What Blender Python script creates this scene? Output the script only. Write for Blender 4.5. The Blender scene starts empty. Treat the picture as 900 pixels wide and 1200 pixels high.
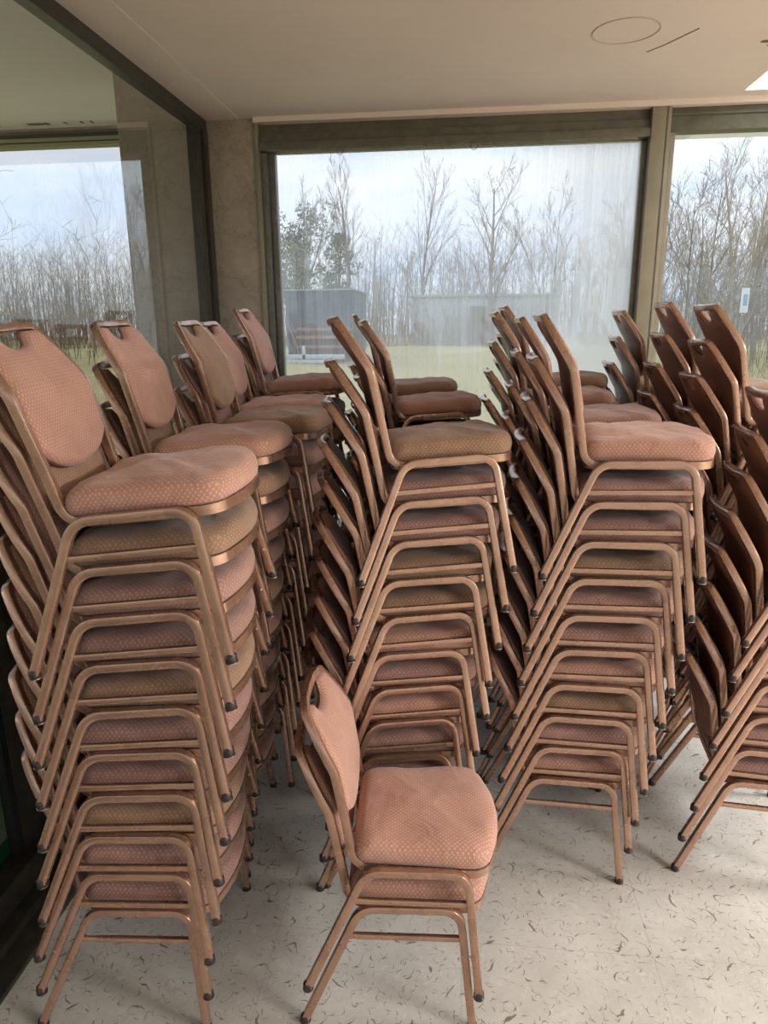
import bpy, bmesh, math, random
from mathutils import Vector, Matrix
R = math.radians
S = bpy.context.scene
COL = S.collection
rnd = random.Random(7)

# ------------------------------------------------------------------ helpers
def new_mat(name):
    m = bpy.data.materials.new(name); m.use_nodes = True
    nt = m.node_tree; nt.nodes.clear()
    return m, nt, nt.nodes, nt.links

def node(nt, t, **kw):
    n = nt.nodes.new(t)
    for k, v in kw.items():
        if k == 'inp':
            for a, b in v.items(): n.inputs[a].default_value = b
        else: setattr(n, k, v)
    return n

def rgb(r, g, b):                        # sRGB 0-255 -> linear
    f = lambda c: (c/255/12.92 if c/255 <= .04045 else ((c/255+.055)/1.055)**2.4)
    return (f(r), f(g), f(b), 1)

def principled(name, col, rough=.5, metal=0., spec=.5, col_var=None, scale=8., bump=0., bscale=40., coord='Object', coat=0.):
    m, nt, N, L = new_mat(name)
    o = node(nt, 'ShaderNodeOutputMaterial'); p = node(nt, 'ShaderNodeBsdfPrincipled')
    p.inputs['Base Color'].default_value = col; p.inputs['Roughness'].default_value = rough
    p.inputs['Metallic'].default_value = metal; p.inputs['Specular IOR Level'].default_value = spec
    p.inputs['Coat Weight'].default_value = coat
    L.new(p.outputs[0], o.inputs[0])
    tc = node(nt, 'ShaderNodeTexCoord')
    if col_var:
        n = node(nt, 'ShaderNodeTexNoise', inp={'Scale': scale, 'Detail': 5., 'Roughness': .6})
        L.new(tc.outputs[coord], n.inputs['Vector'])
        mx = node(nt, 'ShaderNodeMix', data_type='RGBA'); mx.inputs['A'].default_value = col; mx.inputs['B'].default_value = col_var
        r = node(nt, 'ShaderNodeMapRange', inp={'From Min': .35, 'From Max': .68}); L.new(n.outputs['Fac'], r.inputs['Value'])
        L.new(r.outputs[0], mx.inputs['Factor']); L.new(mx.outputs['Result'], p.inputs['Base Color'])
    if bump:
        n2 = node(nt, 'ShaderNodeTexNoise', inp={'Scale': bscale, 'Detail': 4.}); L.new(tc.outputs[coord], n2.inputs['Vector'])
        b = node(nt, 'ShaderNodeBump', inp={'Strength': bump, 'Distance': .01}); L.new(n2.outputs['Fac'], b.inputs['Height']); L.new(b.outputs[0], p.inputs['Normal'])
    return m

def mesh_obj(name, bm, mat, parent=None, smooth=True, angle=35, kind=None):
    me = bpy.data.meshes.new(name)
    bmesh.ops.recalc_face_normals(bm, faces=bm.faces[:])
    bm.to_mesh(me); bm.free()
    if smooth:
        me.polygons.foreach_set('use_smooth', [True]*len(me.polygons)); me.set_sharp_from_angle(angle=R(angle))
    for mm in (mat if isinstance(mat, (list, tuple)) else [mat]): me.materials.append(mm)
    o = bpy.data.objects.new(name, me); COL.objects.link(o)
    if parent: o.parent = parent
    if kind: o['kind'] = kind
    return o

def tag(o, label, cat, group=None, kind=None):
    o['label'] = label; o['category'] = cat
    if group: o['group'] = group
    if kind: o['kind'] = kind
    return o

def empty(name, loc=(0, 0, 0)):
    o = bpy.data.objects.new(name, None); COL.objects.link(o); o.location = loc; o.empty_display_size = .1
    return o

def box(bm, x0, x1, y0, y1, z0, z1, bev=0.):
    r = bmesh.ops.create_cube(bm, size=1)
    vs = r['verts']
    for v in vs:
        v.co = Vector(((x0+x1)/2+v.co.x*(x1-x0), (y0+y1)/2+v.co.y*(y1-y0), (z0+z1)/2+v.co.z*(z1-z0)))
    if bev:
        es = list({e for v in vs for e in v.link_edges})
        bmesh.ops.bevel(bm, geom=es, offset=bev, segments=2, profile=.7, affect='EDGES')

def tube(bm, pts, prof, lat, cap=True, closed=False):
    """sweep the profile [(a,b)] along pts; a runs along LAT (made square to the path), b along path x lat"""
    n = len(pts); rings = []
    pts = [Vector(p) for p in pts]
    for i in range(n):
        if closed: t = pts[(i+1) % n]-pts[i-1]
        else: t = pts[min(i+1, n-1)]-pts[max(i-1, 0)]
        t.normalize()
        l = lat[i] if isinstance(lat, list) else lat
        l = Vector(l); l = (l-t*l.dot(t)).normalized(); u = t.cross(l)
        rings.append([bm.verts.new(pts[i]+l*a+u*b) for a, b in prof])
    m = len(prof)
    for i in range(n if closed else n-1):
        A, B = rings[i], rings[(i+1) % n]
        for j in range(m): bm.faces.new((A[j], A[(j+1) % m], B[(j+1) % m], B[j]))
    if cap and not closed:
        bm.faces.new(rings[0]); bm.faces.new(rings[-1][::-1])
    return rings

def rsq(w, h, c):                       # rounded-square tube section
    w /= 2; h /= 2; out = []
    for sx, sy, a0 in ((1, 1, 0), (-1, 1, 90), (-1, -1, 180), (1, -1, 270)):
        for k in range(3):
            a = R(a0+45*k); out.append((sx*(w-c)+c*math.cos(a), sy*(h-c)+c*math.sin(a)))
    return out

def fillet(pts, rads, seg=5):
    """round the inner corners of a polyline"""
    pts = [Vector(p) for p in pts]; out = [pts[0]]
    for i in range(1, len(pts)-1):
        p, a, b = pts[i], pts[i-1], pts[i+1]; r = rads[i-1]
        d1, d2 = (a-p).normalized(), (b-p).normalized()
        ang = d1.angle(d2); tl = min(r/math.tan(ang/2), (a-p).length*.49, (b-p).length*.49)
        rr = tl*math.tan(ang/2); s, e = p+d1*tl, p+d2*tl
        c = p+(d1+d2).normalized()*(rr/math.sin(ang/2))
        va, vb = s-c, e-c
        for k in range(seg+1):
            t = k/seg; th = va.angle(vb)
            q = (va*math.sin((1-t)*th)+vb*math.sin(t*th))/math.sin(th)
            out.append(c+q)
    out.append(pts[-1]); return out

def lathe(bm, prof, c=(0, 0, 0), n=12):
    rings = [[bm.verts.new((c[0]+r*math.cos(2*math.pi*k/n), c[1]+r*math.sin(2*math.pi*k/n), c[2]+z)) for k in range(n)] for r, z in prof]
    for A, B in zip(rings, rings[1:]):
        for k in range(n): bm.faces.new((A[k], A[(k+1) % n], B[(k+1) % n], B[k]))
    bm.faces.new(rings[0][::-1]); bm.faces.new(rings[-1])

# ------------------------------------------------------------------ materials
def fabric(name, base, dot, dark):
    """woven upholstery with a lattice of small pale dots"""
    m, nt, N, L = new_mat(name)
    o = node(nt, 'ShaderNodeOutputMaterial'); p = node(nt, 'ShaderNodeBsdfPrincipled')
    L.new(p.outputs[0], o.inputs[0]); p.inputs['Roughness'].default_value = .82; p.inputs['Specular IOR Level'].default_value = .25
    p.inputs['Sheen Weight'].default_value = .25; p.inputs['Sheen Roughness'].default_value = .5
    uv = node(nt, 'ShaderNodeUVMap')
    def lattice(off):
        mp = node(nt, 'ShaderNodeMapping'); mp.inputs['Location'].default_value = (off, off, 0); mp.inputs['Scale'].default_value = (80, 66, 1)
        L.new(uv.outputs[0], mp.inputs['Vector'])
        fr = node(nt, 'ShaderNodeVectorMath', operation='FRACTION'); L.new(mp.outputs[0], fr.inputs[0])
        su = node(nt, 'ShaderNodeVectorMath', operation='SUBTRACT'); su.inputs[1].default_value = (.5, .5, 0); L.new(fr.outputs[0], su.inputs[0])
        ln = node(nt, 'ShaderNodeVectorMath', operation='LENGTH'); L.new(su.outputs[0], ln.inputs[0])
        r = node(nt, 'ShaderNodeMapRange', inp={'From Min': .1, 'From Max': .24, 'To Min': 1., 'To Max': 0.}); L.new(ln.outputs['Value'], r.inputs['Value'])
        return r.outputs[0]
    a, b = lattice(0.), lattice(.5)
    mxx = node(nt, 'ShaderNodeMath', operation='MAXIMUM'); L.new(a, mxx.inputs[0]); L.new(b, mxx.inputs[1])
    n = node(nt, 'ShaderNodeTexNoise', inp={'Scale': 9., 'Detail': 6., 'Roughness': .65})
    oi = node(nt, 'ShaderNodeObjectInfo'); tc = node(nt, 'ShaderNodeTexCoord')
    ad = node(nt, 'ShaderNodeVectorMath', operation='ADD'); L.new(tc.outputs['Object'], ad.inputs[0])
    sc = node(nt, 'ShaderNodeMath', operation='MULTIPLY'); sc.inputs[1].default_value = 50.; L.new(oi.outputs['Random'], sc.inputs[0]); L.new(sc.outputs[0], ad.inputs[1])
    L.new(ad.outputs[0], n.inputs['Vector'])
    r1 = node(nt, 'ShaderNodeMapRange', inp={'From Min': .38, 'From Max': .72}); L.new(n.outputs['Fac'], r1.inputs['Value'])
    c1 = node(nt, 'ShaderNodeMix', data_type='RGBA'); c1.inputs['A'].default_value = base; c1.inputs['B'].default_value = dark; L.new(r1.outputs[0], c1.inputs['Factor'])
    c2 = node(nt, 'ShaderNodeMix', data_type='RGBA'); c2.inputs['B'].default_value = dot; L.new(c1.outputs['Result'], c2.inputs['A'])
    fa = node(nt, 'ShaderNodeMath', operation='MULTIPLY'); fa.inputs[1].default_value = .6; L.new(mxx.outputs[0], fa.inputs[0]); L.new(fa.outputs[0], c2.inputs['Factor'])
    hs = node(nt, 'ShaderNodeHueSaturation'); L.new(c2.outputs['Result'], hs.inputs['Color'])
    rv = node(nt, 'ShaderNodeMapRange', inp={'To Min': .88, 'To Max': 1.1}); L.new(oi.outputs['Random'], rv.inputs['Value']); L.new(rv.outputs[0], hs.inputs['Value'])
    L.new(hs.outputs[0], p.inputs['Base Color'])
    wv = node(nt, 'ShaderNodeTexNoise', inp={'Scale': 420., 'Detail': 2.}); L.new(tc.outputs['Object'], wv.inputs['Vector'])
    b0 = node(nt, 'ShaderNodeBump', inp={'Strength': .25, 'Distance': .002}); L.new(wv.outputs['Fac'], b0.inputs['Height'])
    wr = node(nt, 'ShaderNodeTexNoise', inp={'Scale': 11., 'Detail': 2., 'Distortion': 1.2}); L.new(ad.outputs[0], wr.inputs['Vector'])
    b1 = node(nt, 'ShaderNodeBump', inp={'Strength': .3, 'Distance': .02}); L.new(wr.outputs['Fac'], b1.inputs['Height']); L.new(b0.outputs[0], b1.inputs['Normal'])
    L.new(b1.outputs[0], p.inputs['Normal'])
    return m

FAB = [fabric('dusty pink dotted upholstery', rgb(184, 137, 120), rgb(220, 184, 160), rgb(168, 122, 105)),
       fabric('tan brown dotted upholstery', rgb(156, 122, 97), rgb(192, 160, 130), rgb(136, 104, 82)),
       fabric('mauve brown dotted upholstery', rgb(160, 120, 109), rgb(200, 163, 148), rgb(140, 103, 92))]

def metal_mat():
    m, nt, N, L = new_mat('copper bronze enamelled steel')
    o = node(nt, 'ShaderNodeOutputMaterial'); p = node(nt, 'ShaderNodeBsdfPrincipled'); L.new(p.outputs[0], o.inputs[0])
    p.inputs['Metallic'].default_value = .7; p.inputs['Roughness'].default_value = .3
    p.inputs['Coat Weight'].default_value = .35; p.inputs['Coat Roughness'].default_value = .12
    tc = node(nt, 'ShaderNodeTexCoord'); oi = node(nt, 'ShaderNodeObjectInfo')
    ad = node(nt, 'ShaderNodeVectorMath', operation='ADD'); L.new(tc.outputs['Object'], ad.inputs[0])
    sc = node(nt, 'ShaderNodeMath', operation='MULTIPLY'); sc.inputs[1].default_value = 50.; L.new(oi.outputs['Random'], sc.inputs[0]); L.new(sc.outputs[0], ad.inputs[1])
    n = node(nt, 'ShaderNodeTexNoise', inp={'Scale': 14., 'Detail': 2., 'Roughness': .5}); L.new(ad.outputs[0], n.inputs['Vector'])
    r = node(nt, 'ShaderNodeMapRange', inp={'From Min': .45, 'From Max': .75}); L.new(n.outputs['Fac'], r.inputs['Value'])
    mx = node(nt, 'ShaderNodeMix', data_type='RGBA'); mx.inputs['A'].default_value = rgb(180, 143, 120); mx.inputs['B'].default_value = rgb(162, 126, 104)
    L.new(r.outputs[0], mx.inputs['Factor'])
    L.new(mx.outputs['Result'], p.inputs['Base Color'])
    rr = node(nt, 'ShaderNodeMapRange', inp={'To Min': .23, 'To Max': .31}); L.new(n.outputs['Fac'], rr.inputs['Value']); L.new(rr.outputs[0], p.inputs['Roughness'])
    return m
METAL = metal_mat()
VINYL = principled('brown woven vinyl back', rgb(146, 98, 77), .45, 0, .45, rgb(124, 82, 63), 5, .12, 300)
CAP = principled('dark brown plastic glide', rgb(46, 36, 30), .35, 0, .5)
CHROME = principled('dull chrome ring', rgb(170, 165, 160), .22, 1.)
BOARD = principled('dark seat underside board', rgb(60, 42, 34), .8)

def floor_mat():
    m, nt, N, L = new_mat('beige vinyl tile with brown flecks')
    o = node(nt, 'ShaderNodeOutputMaterial'); p = node(nt, 'ShaderNodeBsdfPrincipled'); L.new(p.outputs[0], o.inputs[0])
    p.inputs['Roughness'].default_value = .3; p.inputs['Specular IOR Level'].default_value = .5
    g = node(nt, 'ShaderNodeNewGeometry')
    def M(op, a, b=None, c=None):
        n = node(nt, 'ShaderNodeMath', operation=op)
        for i, v in enumerate((a, b, c)):
            if v is None: continue
            if hasattr(v, 'is_linked'): L.new(v, n.inputs[i])
            else: n.inputs[i].default_value = v
        return n.outputs[0]
    def flecks(scale, length, width, bend, seed, dens):
        mp = node(nt, 'ShaderNodeMapping'); mp.inputs['Scale'].default_value = (scale, scale, 0); mp.inputs['Location'].default_value = (seed, seed*.7, 0)
        L.new(g.outputs['Position'], mp.inputs['Vector'])
        wob = node(nt, 'ShaderNodeTexNoise', inp={'Scale': 1.6, 'Detail': 3.}); L.new(mp.outputs[0], wob.inputs['Vector'])
        ws = node(nt, 'ShaderNodeVectorMath', operation='SCALE'); ws.inputs['Scale'].default_value = .55; L.new(wob.outputs['Color'], ws.inputs[0])
        wa = node(nt, 'ShaderNodeVectorMath', operation='ADD'); L.new(mp.outputs[0], wa.inputs[0]); L.new(ws.outputs[0], wa.inputs[1])
        fl = node(nt, 'ShaderNodeVectorMath', operation='MULTIPLY'); fl.inputs[1].default_value = (1, 1, 0); L.new(wa.outputs[0], fl.inputs[0])
        v = node(nt, 'ShaderNodeTexVoronoi', voronoi_dimensions='2D', feature='F1'); v.inputs['Scale'].default_value = 1.; v.inputs['Randomness'].default_value = 1.
        L.new(fl.outputs[0], v.inputs['Vector'])
        d = node(nt, 'ShaderNodeVectorMath', operation='SUBTRACT'); L.new(fl.outputs[0], d.inputs[0]); L.new(v.outputs['Position'], d.inputs[1])
        sp = node(nt, 'ShaderNodeSeparateXYZ'); L.new(d.outputs[0], sp.inputs[0])
        sc_ = node(nt, 'ShaderNodeSeparateColor'); L.new(v.outputs['Color'], sc_.inputs[0])
        ang = M('MULTIPLY', sc_.outputs[0], 6.283)
        ca, sa = M('COSINE', ang), M('SINE', ang)
        u = M('ADD', M('MULTIPLY', sp.outputs[0], ca), M('MULTIPLY', sp.outputs[1], sa))
        w = M('SUBTRACT', M('MULTIPLY', sp.outputs[1], ca), M('MULTIPLY', sp.outputs[0], sa))
        cv = M('MULTIPLY', M('MULTIPLY', u, u), M('MULTIPLY', M('SUBTRACT', sc_.outputs[1], .5), bend))
        w = M('ABSOLUTE', M('SUBTRACT', w, cv))
        lg = M('MULTIPLY', M('ADD', M('MULTIPLY', sc_.outputs[1], .8), .3), length)
        taper = M('MAXIMUM', M('SUBTRACT', 1., M('DIVIDE', M('ABSOLUTE', u), lg)), 0.)
        ww = M('MULTIPLY', M('POWER', taper, .6), M('MULTIPLY', M('ADD', sc_.outputs[2], .25), width))
        hit = M('MULTIPLY', M('SUBTRACT', ww, w), 1/(width*.35)); hit = M('MINIMUM', M('MAXIMUM', hit, 0.), 1.)
        return M('MULTIPLY', hit, M('GREATER_THAN', sc_.outputs[2], 1-dens))
    f1 = flecks(12., .4, .05, 6., 1.3, .55)
    f2 = flecks(30., .5, .06, 6., 7.1, .75)
    f3 = flecks(24., .8, .028, 6., 3.7, .85)
    n = node(nt, 'ShaderNodeTexNoise', inp={'Scale': 4., 'Detail': 8., 'Roughness': .65}); L.new(g.outputs['Position'], n.inputs['Vector'])
    n3 = node(nt, 'ShaderNodeTexNoise', inp={'Scale': 38., 'Detail': 4., 'Roughness': .7, 'Distortion': 1.5}); L.new(g.outputs['Position'], n3.inputs['Vector'])
    base = node(nt, 'ShaderNodeMix', data_type='RGBA'); base.inputs['A'].default_value = rgb(212, 208, 201); base.inputs['B'].default_value = rgb(190, 186, 178)
    r = node(nt, 'ShaderNodeMapRange', inp={'From Min': .35, 'From Max': .7}); L.new(n.outputs['Fac'], r.inputs['Value']); L.new(r.outputs[0], base.inputs['Factor'])
    b2 = node(nt, 'ShaderNodeMix', data_type='RGBA'); b2.inputs['B'].default_value = rgb(226, 220, 206); L.new(base.outputs['Result'], b2.inputs['A'])
    r3 = node(nt, 'ShaderNodeMapRange', inp={'From Min': .56, 'From Max': .66}); L.new(n3.outputs['Fac'], r3.inputs['Value']); L.new(M('MULTIPLY', r3.outputs[0], .5), b2.inputs['Factor'])
    def over(prev, fac, col, s):
        x = node(nt, 'ShaderNodeMix', data_type='RGBA'); x.inputs['B'].default_value = col; L.new(prev, x.inputs['A']); L.new(M('MULTIPLY', fac, s), x.inputs['Factor']); return x.outputs['Result']
    c = over(b2.outputs['Result'], f3, rgb(132, 116, 96), .8)
    c = over(c, f2, rgb(112, 95, 76), .75)
    c = over(c, f1, rgb(104, 86, 66), .8)
    # tile joints, 0.6 m squares
    sp = node(nt, 'ShaderNodeSeparateXYZ'); L.new(g.outputs['Position'], sp.inputs[0])
    def joint(ax, off):
        q = M('ABSOLUTE', M('SUBTRACT', M('FRACT', M('DIVIDE', M('ADD', sp.outputs[ax], off), .61)), .5))
        return M('MULTIPLY', M('MAXIMUM', M('SUBTRACT', .0022, q), 0.), 1/.0022)
    j = M('MAXIMUM', joint(0, 10.03), joint(1, 10.02))
    c = over(c, j, rgb(120, 108, 92), .5)
    L.new(c, p.inputs['Base Color'])
    rr = node(nt, 'ShaderNodeMapRange', inp={'To Min': .2, 'To Max': .42}); L.new(n.outputs['Fac'], rr.inputs['Value']); L.new(rr.outputs[0], p.inputs['Roughness'])
    return m

def glass_mat(name, tint, ior=1.5, haze=0., haze_col=(.8, .85, .9, 1), streaks=False):
    """clear pane (thin): mirror share by Fresnel, the rest passes straight; dirt and condensation scatter light"""
    m, nt, N, L = new_mat(name)
    o = node(nt, 'ShaderNodeOutputMaterial')
    tr = node(nt, 'ShaderNodeBsdfTransparent'); tr.inputs[0].default_value = tint
    gl = node(nt, 'ShaderNodeBsdfGlossy'); gl.inputs['Roughness'].default_value = 0.; gl.inputs['Color'].default_value = (.95, 1, .98, 1)
    fr = node(nt, 'ShaderNodeFresnel', inp={'IOR': ior})
    mx = node(nt, 'ShaderNodeMixShader'); bk = node(nt, 'ShaderNodeNewGeometry'); iv = node(nt, 'ShaderNodeMath', operation='SUBTRACT'); iv.inputs[0].default_value = 1.; L.new(bk.outputs['Backfacing'], iv.inputs[1])
    fm = node(nt, 'ShaderNodeMath', operation='MULTIPLY'); L.new(fr.outputs[0], fm.inputs[0]); L.new(iv.outputs[0], fm.inputs[1]); L.new(fm.outputs[0], mx.inputs[0])
    src = tr.outputs[0]
    if haze:
        df = node(nt, 'ShaderNodeBsdfTranslucent'); df.inputs[0].default_value = haze_col
        g = node(nt, 'ShaderNodeNewGeometry')
        mp = node(nt, 'ShaderNodeMapping'); mp.inputs['Scale'].default_value = (55, 1, 1.2); L.new(g.outputs['Position'], mp.inputs['Vector'])
        n1 = node(nt, 'ShaderNodeTexNoise', inp={'Scale': 1., 'Detail': 5., 'Roughness': .7}); L.new(mp.outputs[0], n1.inputs['Vector'])
        n2 = node(nt, 'ShaderNodeTexNoise', inp={'Scale': 1.4, 'Detail': 3.}); L.new(g.outputs['Position'], n2.inputs['Vector'])
        sp = node(nt, 'ShaderNodeSeparateXYZ'); L.new(g.outputs['Position'], sp.inputs[0])
        rx = node(nt, 'ShaderNodeMapRange', inp={'From Min': .25, 'From Max': .75, 'To Min': .62, 'To Max': 1.6}); L.new(sp.outputs[0], rx.inputs['Value'])
        rz = node(nt, 'ShaderNodeMapRange', inp={'From Min': 1.8, 'From Max': 2.9, 'To Min': 1.15, 'To Max': .75}); L.new(sp.outputs[2], rz.inputs['Value'])
        s1 = node(nt, 'ShaderNodeMapRange', inp={'From Min': .3, 'From Max': .7, 'To Min': .72, 'To Max': 1.28}); L.new(n1.outputs['Fac'], s1.inputs['Value'])
        s2 = node(nt, 'ShaderNodeMapRange', inp={'From Min': .3, 'From Max': .7, 'To Min': .7, 'To Max': 1.3}); L.new(n2.outputs['Fac'], s2.inputs['Value'])
        acc = None
        for q in (rx, rz, s1, s2):
            mm = node(nt, 'ShaderNodeMath', operation='MULTIPLY')
            if acc is None: mm.inputs[0].default_value = haze
            else: L.new(acc, mm.inputs[0])
            L.new(q.outputs[0], mm.inputs[1]); acc = mm.outputs[0]
        m0 = node(nt, 'ShaderNodeMath', operation='MULTIPLY'); L.new(acc, m0.inputs[0]); L.new(iv.outputs[0], m0.inputs[1]); acc = m0.outputs[0]
        cl = node(nt, 'ShaderNodeClamp'); L.new(acc, cl.inputs[0]); cl.inputs['Max'].default_value = .8
        hz = node(nt, 'ShaderNodeMixShader'); L.new(cl.outputs[0], hz.inputs[0]); L.new(tr.outputs[0], hz.inputs[1]); L.new(df.outputs[0], hz.inputs[2]); src = hz.outputs[0]
    L.new(src, mx.inputs[1]); L.new(gl.outputs[0], mx.inputs[2]); L.new(mx.outputs[0], o.inputs[0])
    return m

M_FLOOR = floor_mat()
M_CEIL = principled('warm off white ceiling paint', rgb(228, 212, 198), .8, 0, .3, rgb(222, 206, 191), 1.5)
M_TRIM = principled('painted ceiling trim', rgb(226, 209, 194), .7)
M_ALU = principled('dark bronze aluminium', rgb(74, 70, 60), .4, .5, .5, rgb(60, 56, 48), 20)
M_ALU2 = principled('weathered grey aluminium', rgb(122, 120, 110), .45, .4, .5, rgb(100, 98, 88), 25)
M_OLIVE = principled('olive beige enamelled aluminium', rgb(144, 135, 114), .4, .1, .5, rgb(132, 123, 104), 6)
M_OLIVED = principled('dull olive head panel', rgb(104, 99, 80), .5, .1, .5, rgb(86, 82, 66), 12)
M_WALL = principled('painted plaster', rgb(205, 196, 182), .8)
M_BLACK = principled('black rubber seal', rgb(18, 17, 16), .5)

def marble():
    m, nt, N, L = new_mat('beige brown marble')
    o = node(nt, 'ShaderNodeOutputMaterial'); p = node(nt, 'ShaderNodeBsdfPrincipled'); L.new(p.outputs[0], o.inputs[0]); p.inputs['Roughness'].default_value = .35
    g = node(nt, 'ShaderNodeNewGeometry')
    n = node(nt, 'ShaderNodeTexNoise', inp={'Scale': 4., 'Detail': 9., 'Roughness': .7, 'Distortion': 1.}); L.new(g.outputs['Position'], n.inputs['Vector'])
    v = node(nt, 'ShaderNodeTexVoronoi', feature='DISTANCE_TO_EDGE', inp={'Scale': 4.5}); 
    ns = node(nt, 'ShaderNodeVectorMath', operation='SCALE'); ns.inputs['Scale'].default_value = .35; L.new(n.outputs['Color'], ns.inputs[0])
    ad = node(nt, 'ShaderNodeVectorMath', operation='ADD'); L.new(g.outputs['Position'], ad.inputs[0]); L.new(ns.outputs[0], ad.inputs[1]); L.new(ad.outputs[0], v.inputs['Vector'])
    c = node(nt, 'ShaderNodeMix', data_type='RGBA'); c.inputs['A'].default_value = rgb(172, 158, 140); c.inputs['B'].default_value = rgb(146, 132, 115)
    r = node(nt, 'ShaderNodeMapRange', inp={'From Min': .35, 'From Max': .7}); L.new(n.outputs['Fac'], r.inputs['Value']); L.new(r.outputs[0], c.inputs['Factor'])
    d = node(nt, 'ShaderNodeMix', data_type='RGBA'); d.inputs['B'].default_value = rgb(112, 97, 80); L.new(c.outputs['Result'], d.inputs['A'])
    r2 = node(nt, 'ShaderNodeMapRange', inp={'From Min': 0., 'From Max': .03, 'To Min': .6, 'To Max': 0.}); L.new(v.outputs['Distance'], r2.inputs['Value']); L.new(r2.outputs[0], d.inputs['Factor'])
    L.new(d.outputs['Result'], p.inputs['Base Color']); return m
M_MARBLE = marble()
M_GLASS1 = glass_mat('dirty window glass', (.97, .985, .985, 1), 1.6, .5, (.93, .95, .98, 1))
M_GLASS2 = glass_mat('window glass', (.97, .985, .98, 1), 1.6, .08, (.9, .93, .97, 1))
M_GLASSL = glass_mat('tinted side glass', (.87, .88, .875, 1), 3.0)

# ------------------------------------------------------------------ room  (x right, y towards the window wall, z up)
XL, YB, ZC = -1.52, 4.42, 3.13
XR, YF = 7.0, -6.0
def st(name, boxes, mat, bev=0., parent=None, label=None):
    bm = bmesh.new()
    for b in boxes: box(bm, *b, bev)
    o = mesh_obj(name, bm, mat, parent, smooth=bool(bev))
    if not parent: o['kind'] = 'structure'
    if label: o['label'] = label
    return o
st('floor', [(XL-.1, XR, YF, YB+.12, -.12, 0)], M_FLOOR)

# ceiling: slab with a rectangular hole for the bright roof light on the right
KX0, KX1, KY0, KY1 = 1.45, 2.7, 3.05, 4.29
st('ceiling', [(XL-.1, KX0, YF, YB+.12, ZC, ZC+.25), (KX1, XR, YF, YB+.12, ZC, ZC+.25),
               (KX0, KX1, YF, KY0, ZC, ZC+.25), (KX0, KX1, KY1, YB+.12, ZC, ZC+.25)], M_CEIL)
st('trim_1', [(XL, -1.312, YF, YB, ZC-.002, ZC+.002)], M_TRIM)          # lining board along the side glass
st('trim_2', [(-1.225, XR, YB-.03, YB+.05, 3.102, ZC+.002)], M_TRIM)    # strip over the window heads

# ---- back wall: marble pier, window 1, mullion, window 2, plain wall
st('wall_back', [(-2.06, -1.225, YB, YB+.3, -.1, ZC+.3), (4.3, XR, YB, YB+.3, 0, ZC)], M_MARBLE, .004)
st('trim_3', [(-1.228, -1.205, YB-.012, YB+.1, 0, 3.105)], M_OLIVE, .003)
w1 = st('window_1', [(-1.205, -1.165, YB+.02, YB+.12, .06, 2.95), (-1.16, -1.125, YB+.05, YB+.11, .06, 2.95), (.99, 1.018, YB+.05, YB+.12, .06, 2.95),
                     (-1.205, 1.018, YB+.02, YB+.12, 0, .09)], M_ALU2, .004)
st('head_box', [(-1.2, 1.017, YB-.015, YB+.12, 2.955, 3.0), (-1.2, 1.017, YB+.015, YB+.12, 3.0, 3.05), (-1.204, 1.018, YB+.035, YB+.12, 3.05, 3.105)], M_OLIVED, .006, w1)
# torn foil edge and loose wire loops hanging at the bottom of the head
bm = bmesh.new()
prev = None; nseg = 60
for i in range(nseg+1):
    x = -1.15+2.1*i/nseg; dz_ = .006+.010*abs(math.sin(i*.37+.5)*math.sin(i*.13))+.004*rnd.random()
    a = [bm.verts.new((x, YB-.014, 2.965)), bm.verts.new((x, YB-.014, 2.957-dz_)), bm.verts.new((x, YB-.009, 2.957-dz_)), bm.verts.new((x, YB-.009, 2.965))]
    if prev:
        for j in range(4): bm.faces.new((prev[j], prev[(j+1) % 4], a[(j+1) % 4], a[j]))
    prev = a
mesh_obj('torn_seal', bm, M_ALU2, w1)
for x0 in (-.72, .05):
    bm = bmesh.new()
    tube(bm, [(x0+.02*math.cos(t*.6), YB-.016, 2.955-.016+.018*math.sin(t*.6)*1.1) for t in range(2, 12)], rsq(.003, .003, .001), (0, 1, 0))
    mesh_obj('wire_loop', bm, M_BLACK, w1)
st('glass_pane', [(-1.13, .995, YB+.075, YB+.081, .08, 2.97)], M_GLASS1, 0, w1)
st('trim_4', [(1.018, 1.122, YB-.02, YB+.14, 0, 3.105)], M_OLIVE, .006)
st('seam_strip', [(1.098, 1.103, YB-.024, YB+.0, 0, 3.1)], M_OLIVED, 0, bpy.data.objects['trim_4'])
w2 = st('window_2', [(1.122, 1.165, YB+.04, YB+.12, .06, 3.10), (2.66, 2.74, YB-.01, YB+.12, 0, 3.0), (4.25, 4.3, YB+.04, YB+.12, .06, 2.96), (1.122, 4.3, YB+.03, YB+.12, 0, .09)], M_OLIVE, .004)
st('head_panel', [(1.122, 4.3, YB+.02, YB+.12, 2.985, 3.105), (1.122, 4.3, YB+.005, YB+.12, 3.06, 3.075)], M_OLIVED, .004, w2)
st('glass_pane', [(1.15, 4.27, YB+.075, YB+.081, .08, 2.99)], M_GLASS2, 0, w2)

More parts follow.
